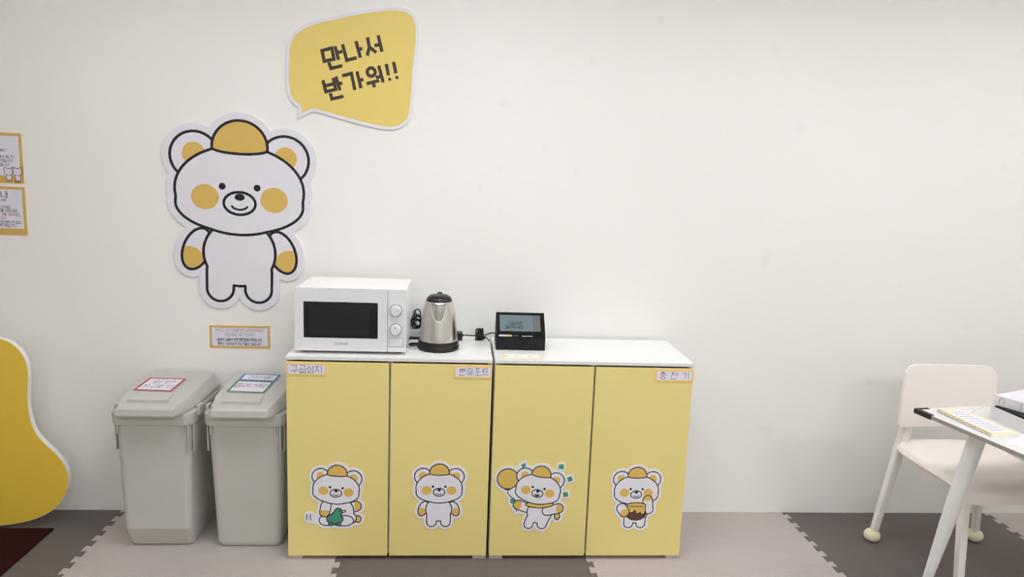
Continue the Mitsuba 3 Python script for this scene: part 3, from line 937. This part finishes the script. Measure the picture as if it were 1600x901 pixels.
add(K + '__handle', xf(tube([(0, .052, .208), (0, .085, .203), (0, .105, .165), (0, .107, .11), (0, .095, .065), (0, .072, .055)], .0105, 14), MK), 'm_black', smooth=True)

# ------------------------------------------------------------------ power strip, plug and cords behind the kettle
add('power_strip', rbox(.43, .642, -.105, -.062, CT + .011, CT + .041, .004), 'm_strip', smooth=40)
labels['power_strip'] = {'label': 'grey power strip lying against the wall behind the kettle', 'category': 'power strip'}
add('power_strip__foot', rbox(.432, .640, -.103, -.064, CT, CT + .0112, .003), 'm_black', smooth=40)
coil = []
for i, (ex, ez, px_, pz) in enumerate(((.020, .026, .470, .897), (.016, .023, .474, .893), (.022, .020, .468, .888), (.014, .028, .478, .895), (.019, .017, .472, .884))):
    coil.append(tube([(px_ + ex * math.cos(a), -.083 + .008 * math.sin(2 * a + i) - .004 * i + .012, pz + ez * math.sin(a)) for a in np.linspace(0, 2 * math.pi, 16, endpoint=False)], .0028, 7, 3, closed=True))
coil.append(tube([(.462, -.08, .905), (.463, -.08, .93), (.470, -.08, .946), (.482, -.08, .944), (.488, -.08, .925), (.487, -.08, .88)], .0026, 7))
coil.append(tube([(.470, -.08, .868), (.476, -.085, .878), (.484, -.085, .868)], .004, 7))
add('coiled_cord', cat(coil), 'm_cord', smooth=True, label='black cord wound into a loose coil on the power strip between microwave and kettle', cat='cord')
add('grey_cord', tube([(.455, -.06, .863), (.4545, -.055, .90), (.456, -.052, .93), (.462, -.05, .936), (.468, -.052, .915), (.468, -.052, .868)], .0026, 7), 'm_appliance_grey', smooth=True,
    label='grey cord arching up beside the microwave in front of the coiled black cord', cat='cord')
tag('charger_cord', 'black cord with its slack tied in a bundle between the kettle and the charging box', 'cord')
add('charger_cord__plug', cat([rbox(.640, .667, -.118, -.082, CT + .004, CT + .037, .004), rbox(.663, .671, -.107, -.093, CT + .017, CT + .026, .003)]), 'm_black', smooth=40)
add('charger_cord__cord', cat([tube([(.668, -.10, .8435), (.69, -.097, .843), (.71, -.093, .841), (.728, -.09, .842)], .0026, 7),
                               tube([(.745, -.09, .842), (.765, -.092, .846), (.785, -.1, .855), (.80, -.125, .862), (.808, -.16, .862)], .0026, 7),
                               tube([(.75, -.09, .838), (.765, -.1, .838), (.778, -.108, .828), (.783, -.11, .825)], .0026, 7)]), 'm_cord', smooth=True)
bund = []
for i in range(6):
    ox, oy, tw = .728 + .0042 * i, -.09 + .006 * ((i * 7) % 3 - 1), .004 * ((i * 5) % 3 - 1)
    bund.append(tube([(ox + tw, oy, .826), (ox - .003, oy - .004, .845), (ox + .001 + tw, oy, .868), (ox + .004, oy + .004, .868), (ox + .005, oy + .003, .845), (ox + .004, oy + .002, .826)], .0030, 7, 6, closed=True))
bund.append(rbox(.724, .758, -.105, -.076, .842, .849, .003))
bund.append(tube([(.726, -.1, .832), (.745, -.106, .838), (.762, -.1, .834), (.755, -.09, .826)], .003, 7))
add('charger_cord__bundle', cat(bund), 'm_cord', smooth=50)

# ------------------------------------------------------------------ black charging box
CX0, CX1 = .803, 1.002
side = Polygon([(-.255, CT), (-.255, .874), (-.246, .876), (-.246, .884), (-.250, .888), (-.170, .960), (-.163, .960), (-.120, .845), (-.120, CT)])
body = ext(side, CX1 - CX0)
Ms = np.eye(4)
Ms[:3, 0], Ms[:3, 1], Ms[:3, 2], Ms[:3, 3] = (0, 1, 0), (0, 0, 1), (1, 0, 0), (CX0, 0, 0)
tag('charging_box', 'black wedge-shaped charging box with a sloping grey-blue display on the cabinet top', 'charging box')
K = 'charging_box'
add(K + '__body', xf(body, Ms), 'm_black_matte')
sl = np.array([0, .08, .072])
MSC = frame(((CX0 + CX1) / 2, -.250, .888), (1, 0, 0), sl)
L = np.linalg.norm(sl)
hw = (CX1 - CX0) / 2
add(K + '__glass_plate', xf(ext(rrect(-hw + .003, hw - .003, .004, L - .003, .003), .0015), MSC), 'm_glass_black')
scr = sbox(-hw + .014, .012, hw - .048, L - .014)
txt = unary_union([text_poly('긴급시에', .0165, .0018, -hw + .074, .053, stretch=.85), text_poly('눌러주세요', .0165, .0018, -hw + .074, .034, stretch=.85)])
add(K + '__display', xf(ext(scr.difference(txt), .0003, .0015), MSC), 'm_lcd')
add(K + '__display__lettering', xf(ext(txt, .0003, .0015), MSC), 'm_black')
add(K + '__display_margin', xf(ext(sbox(hw - .0475, .012, hw - .018, L - .014), .0003, .0015), MSC), 'm_lcd_grey')
add(K + '__side_panel', bx(CX0 - .0012, CX0 - .0001, -.235, -.125, CT + .004, CT + .02), 'm_black_side')
add('marker_pen', xf(lathe([(0, 0), (.0038, .001), (.0042, .004), (.0042, .036), (0, .036)], 16), frame((.812, -.2515, .8805), (0, 1, 0), (0, 0, 1))), 'm_silver', smooth=40)
labels['marker_pen'] = {'label': 'slim silver pen with gold band and dark end in the slot of the charging box', 'category': 'pen'}
add('marker_pen__gold_band', xf(lathe([(0, 0), (.0044, 0), (.0044, .018), (0, .018)], 16), frame((.848, -.2515, .8805), (0, 1, 0), (0, 0, 1))), 'm_gold', smooth=40)
add('marker_pen__dark_end', xf(lathe([(0, 0), (.0036, 0), (.003, .026), (0, .027)], 16), frame((.868, -.2515, .8805), (0, 1, 0), (0, 0, 1))), 'm_black_side', smooth=40)
add('stylus', xf(lathe([(0, 0), (.0016, .002), (.0016, .044), (0, .046)], 12), frame((.905, -.2515, .8795), (0, 1, 0), (0, 0, 1))), 'm_silver', smooth=40,
    label='thin steel stylus in the slot of the charging box, right of the pen', cat='stylus')

# ------------------------------------------------------------------ white chair
CCX = 2.700
tag('white_chair', 'white plastic chair with cream balls on its feet, behind the table', 'chair')
K = 'white_chair'


def bar(p0, p1, w0, w1, ax=(1, 0, 0)):
    p0, p1 = np.array(p0, float), np.array(p1, float)
    d = p1 - p0
    d /= np.linalg.norm(d)
    u = np.array(ax, float)
    u -= d * (u @ d)
    u /= np.linalg.norm(u)
    v = np.cross(d, u)
    R = []
    for p, w in ((p0, w0), (p1, w1)):
        q = np.array(rrect(-w / 2, w / 2, -w / 2, w / 2, w * .22, 3).exterior.coords)[:-1]
        R.append(np.array([p + u * a + v * b for a, b in q]))
    return loft(R)


def seat():
    prof = [(-.315, .487), (-.335, .481), (-.39, .477), (-.47, .474), (-.55, .474), (-.63, .475), (-.69, .474), (-.722, .467), (-.744, .452), (-.754, .432), (-.757, .402)]
    P = np.array(prof)
    s = np.r_[0, np.cumsum(np.hypot(*np.diff(P, axis=0).T))]
    q = np.linspace(0, s[-1], 40)
    yy, zz = np.interp(q, s, P[:, 0]), np.interp(q, s, P[:, 1])
    dy, dz = np.gradient(yy), np.gradient(zz)
    ln = np.hypot(dy, dz)
    ny, nz = dz / ln, -dy / ln
    us = np.sin(np.linspace(-math.pi / 2, math.pi / 2, 33))
    top, bot = [], []
    for j in range(40):
        w = .226 - .008 * (j / 39) - (.036 * (1 - min(j / 7, 1)) ** 2)
        for u in us:
            edge = max(abs(u) - .9, 0) / .1
            drop = .022 * edge ** 2
            dish = -.006 * (1 - u * u) * math.exp(-((yy[j] + .52) / .13) ** 2)
            a = np.array([CCX + u * w, yy[j] - ny[j] * drop, zz[j] - nz[j] * drop + dish])
            top.append(a)
            bot.append(a - np.array([u * .012, ny[j] * .016, nz[j] * .016]))
    n = len(us)
    V = np.vstack([top, bot])
    o = len(top)
    F = []
    for j in range(39):
        for i in range(n - 1):
            a = j * n + i
            F += [[a, a + n, a + n + 1], [a, a + n + 1, a + 1]]
            F += [[o + a, o + a + n + 1, o + a + n], [o + a, o + a + 1, o + a + n + 1]]
        for a in (j * n, j * n + n - 1):
            F += [[a, a + n, o + a + n], [a, o + a + n, o + a]]
    for i in range(n - 1):
        for a in (i, 39 * n + i):
            F += [[a, a + 1, o + a + 1], [a, o + a + 1, o + a]]
    m = trimesh.Trimesh(V, F, process=False)
    m.fix_normals()
    return m


add(K + '__seat', seat(), 'm_chair', smooth=45)
pl = Polygon([(-.219, -.130), (.198, -.130), (.197, 0), (.188, .10), (.172, .122), (.150, .130), (-.158, .130), (-.184, .122), (-.203, .10), (-.214, 0)]).buffer(-.01).buffer(.01, quad_segs=6)
bk = ext(pl, .016)
bk = bk.subdivide_to_size(.022)
v = bk.vertices.copy()
v[:, 2] += .45 * (v[:, 0] ** 2)
bk.vertices = v
add(K + '__backrest', xf(bk, frame((CCX - .006, -.318, .681), (1, 0, 0), (0, .08, 1))), 'm_chair', smooth=40)
for s in (-1, 1):
    add(K + '__leg', bar((CCX + .012 + s * .236, -.266, .012), (CCX + s * .172, -.331, .556), .027, .040), 'm_chair_leg', smooth=30)
    add(K + '__leg', bar((CCX + s * .182, -.765, .012), (CCX + s * .180, -.722, .452), .027, .036), 'm_chair_leg', smooth=30)
for x, y in ((-.224, -.266), (.248, -.266), (-.182, -.765), (.182, -.765)):
    b = trimesh.creation.icosphere(subdivisions=3, radius=1)
    b.apply_scale((.034, .034, .028))
    add(K + '__foot_ball', xf(b, rotz(0, CCX + x, y, .0278)), 'm_ball', smooth=True)

# ------------------------------------------------------------------ white table at the right edge
TA = math.radians(9.3)
TX, TY, TZ = 2.312, -.690, .74
MT = on_top(TX, TY, TZ, TA)      # local x along the far edge, local -y towards the viewer
tag('white_table', 'white table with a black corner guard and splayed tapered leg at the right edge', 'table')
K = 'white_table'
TW, TD = 1.4, .75
add(K + '__tabletop', xf(ext(rrect(0, TW, -TD, 0, .006), .0008, -.0008), MT), 'm_table')
add(K + '__edge', xf(ext(rrect(0, TW, -TD, 0, .006), .0132, -.0140), MT), 'm_table_edge')
add(K + '__frame_rail', xf(cat([bx(.05, TW - .05, -.08, -.06, -.034, -.0141), bx(.05, TW - .05, -TD + .06, -TD + .08, -.034, -.0141), bx(.05, .07, -TD + .08, -.08, -.034, -.0141), bx(TW - .07, TW - .05, -TD + .08, -.08, -.034, -.0141)]), MT), 'm_table_leg')


def table_leg(lx, ly, sx, sy):
    top, foot = np.array([lx, ly, -.0142]), np.array([lx + sx, ly + sy, -TZ + .0032])
    n = 20
    P = np.linspace(foot, top, n)
    r = np.interp(np.linspace(0, 1, n), [0, .1, .6, 1], [.0125, .0155, .0265, .0275])
    return xf(tube(P, list(r), 24, 1), MT)


for lx, ly, sx, sy in ((.088, -.195, -.002, .150), (TW - .088, -.195, .002, .150), (.088, -TD + .195, -.002, -.150), (TW - .088, -TD + .195, .002, -.150)):
    add(K + '__leg', table_leg(lx, ly, sx, sy), 'm_table_leg', smooth=40)
guard = sbox(-.004, -.075, .055, .004).difference(sbox(.013, -.075, .055, -.009))
add(K + '__corner_guard', xf(ext(guard.buffer(-.003).buffer(.003), .0165, -.0150), MT), 'm_corner', label='black corner guard')

# spiral booklet
MBK = on_top(2.431, -.842, TZ + .0002, math.radians(4))
tag('spiral_booklet', 'orange-edged spiral-bound booklet lying near the corner of the white table', 'booklet')
K = 'spiral_booklet'
add(K + '__pages', xf(rbox(-.047, .05, -.128, .128, 0, .0085, .001), MBK), 'm_paper_warm', smooth=40)
add(K + '__cover', xf(ext(sbox(-.048, -.129, .051, .129).difference(sbox(-.030, -.112, .040, .112)), .0008, .0086), MBK), 'm_booklet')
tl = []
rg = np.random.default_rng(4)
for r in range(9):
    y, x = .092 - r * .0225, -.022
    while x < .030:
        w = rg.uniform(.006, .013)
        tl.append(sbox(x, y - .0028, min(x + w, .034), y + .0028))
        x += w + .003
tl = unary_union(tl)
add(K + '__printed_page', xf(ext(sbox(-.0298, -.1118, .0398, .1118).difference(tl), .0005, .0086), MBK), 'm_paper')
add(K + '__printed_lines', xf(ext(tl, .0005, .0086), MBK), 'm_text_blue')
for r in range(26):
    y = -.12 + r * .0096
    add(K + '__wire_ring', xf(tube([(-.0475 + .0062 * math.cos(a), y, .0055 + .0055 * math.sin(a)) for a in np.linspace(0, 2 * math.pi, 10, endpoint=False)], .0006, 5, 1, closed=True), MBK), 'm_wire')

# cartons
MC1 = on_top(2.524, -.785, TZ + .0002, math.radians(2))
lx, ly, h = .20, .150, .046
tag('open_carton', 'open white carton holding a black device, under the other carton on the table', 'carton', 'white cartons on the table')
box_ = cat([bx(0, lx, -ly, 0, 0, .003), bx(0, .003, -ly, 0, .003, h), bx(lx - .003, lx, -ly, 0, .003, h), bx(.003, lx - .003, -ly, -ly + .003, .003, h), bx(.003, lx - .003, -.003, 0, .003, h)])
add('open_carton__body', xf(box_, MC1), 'm_box')
add('black_device', xf(rbox(.006, lx - .006, -ly + .006, -.006, .0032, h + .004, .004), MC1), 'm_black_matte', smooth=40, label='black device packed inside the open white carton', cat='device')
MC2 = on_top(2.532, -.783, TZ + h + .0046, math.radians(23))
tag('closed_carton', 'closed white carton set askew on top of the open carton on the table', 'carton', 'white cartons on the table')
add('closed_carton__body', xf(rbox(0, .19, -.16, 0, 0, .036, .0015), MC2), 'm_box', smooth=40)
for b in (bx(-.0004, .0001, -.02, -.0185, .008, .03), bx(-.0004, .0001, -.0345, -.033, .008, .03), bx(-.0004, .0001, -.033, -.02, .029, .0303), bx(-.0004, .0001, -.0905, -.089, .006, .03)):
    add('closed_carton__tab_slit', xf(b, MC2), 'm_print_grey')
add('white_cable', tube([(2.47, -.735, TZ + .003), (2.50, -.725, TZ + .004), (2.525, -.735, TZ + .022), (2.55, -.74, TZ + .034), (2.58, -.75, TZ + .03)], .0022, 7), 'm_white_cable', smooth=True,
    label='thin white cable leading to the cartons on the white table', cat='cable')
pg = ext(sbox(-.105, -.148, .105, .148), .0006).subdivide_to_size(.03)
v = pg.vertices.copy()
v[:, 2] += .006 * np.clip((v[:, 0] + .105) / .21, 0, 1) ** 2 + .002
pg.vertices = v
add('paper_sheet', xf(pg, on_top(2.555, -1.10, TZ - .0018, math.radians(30))), 'm_paper', smooth=30, label='loose white paper sheet on the table in front of the cartons', cat='paper sheet')
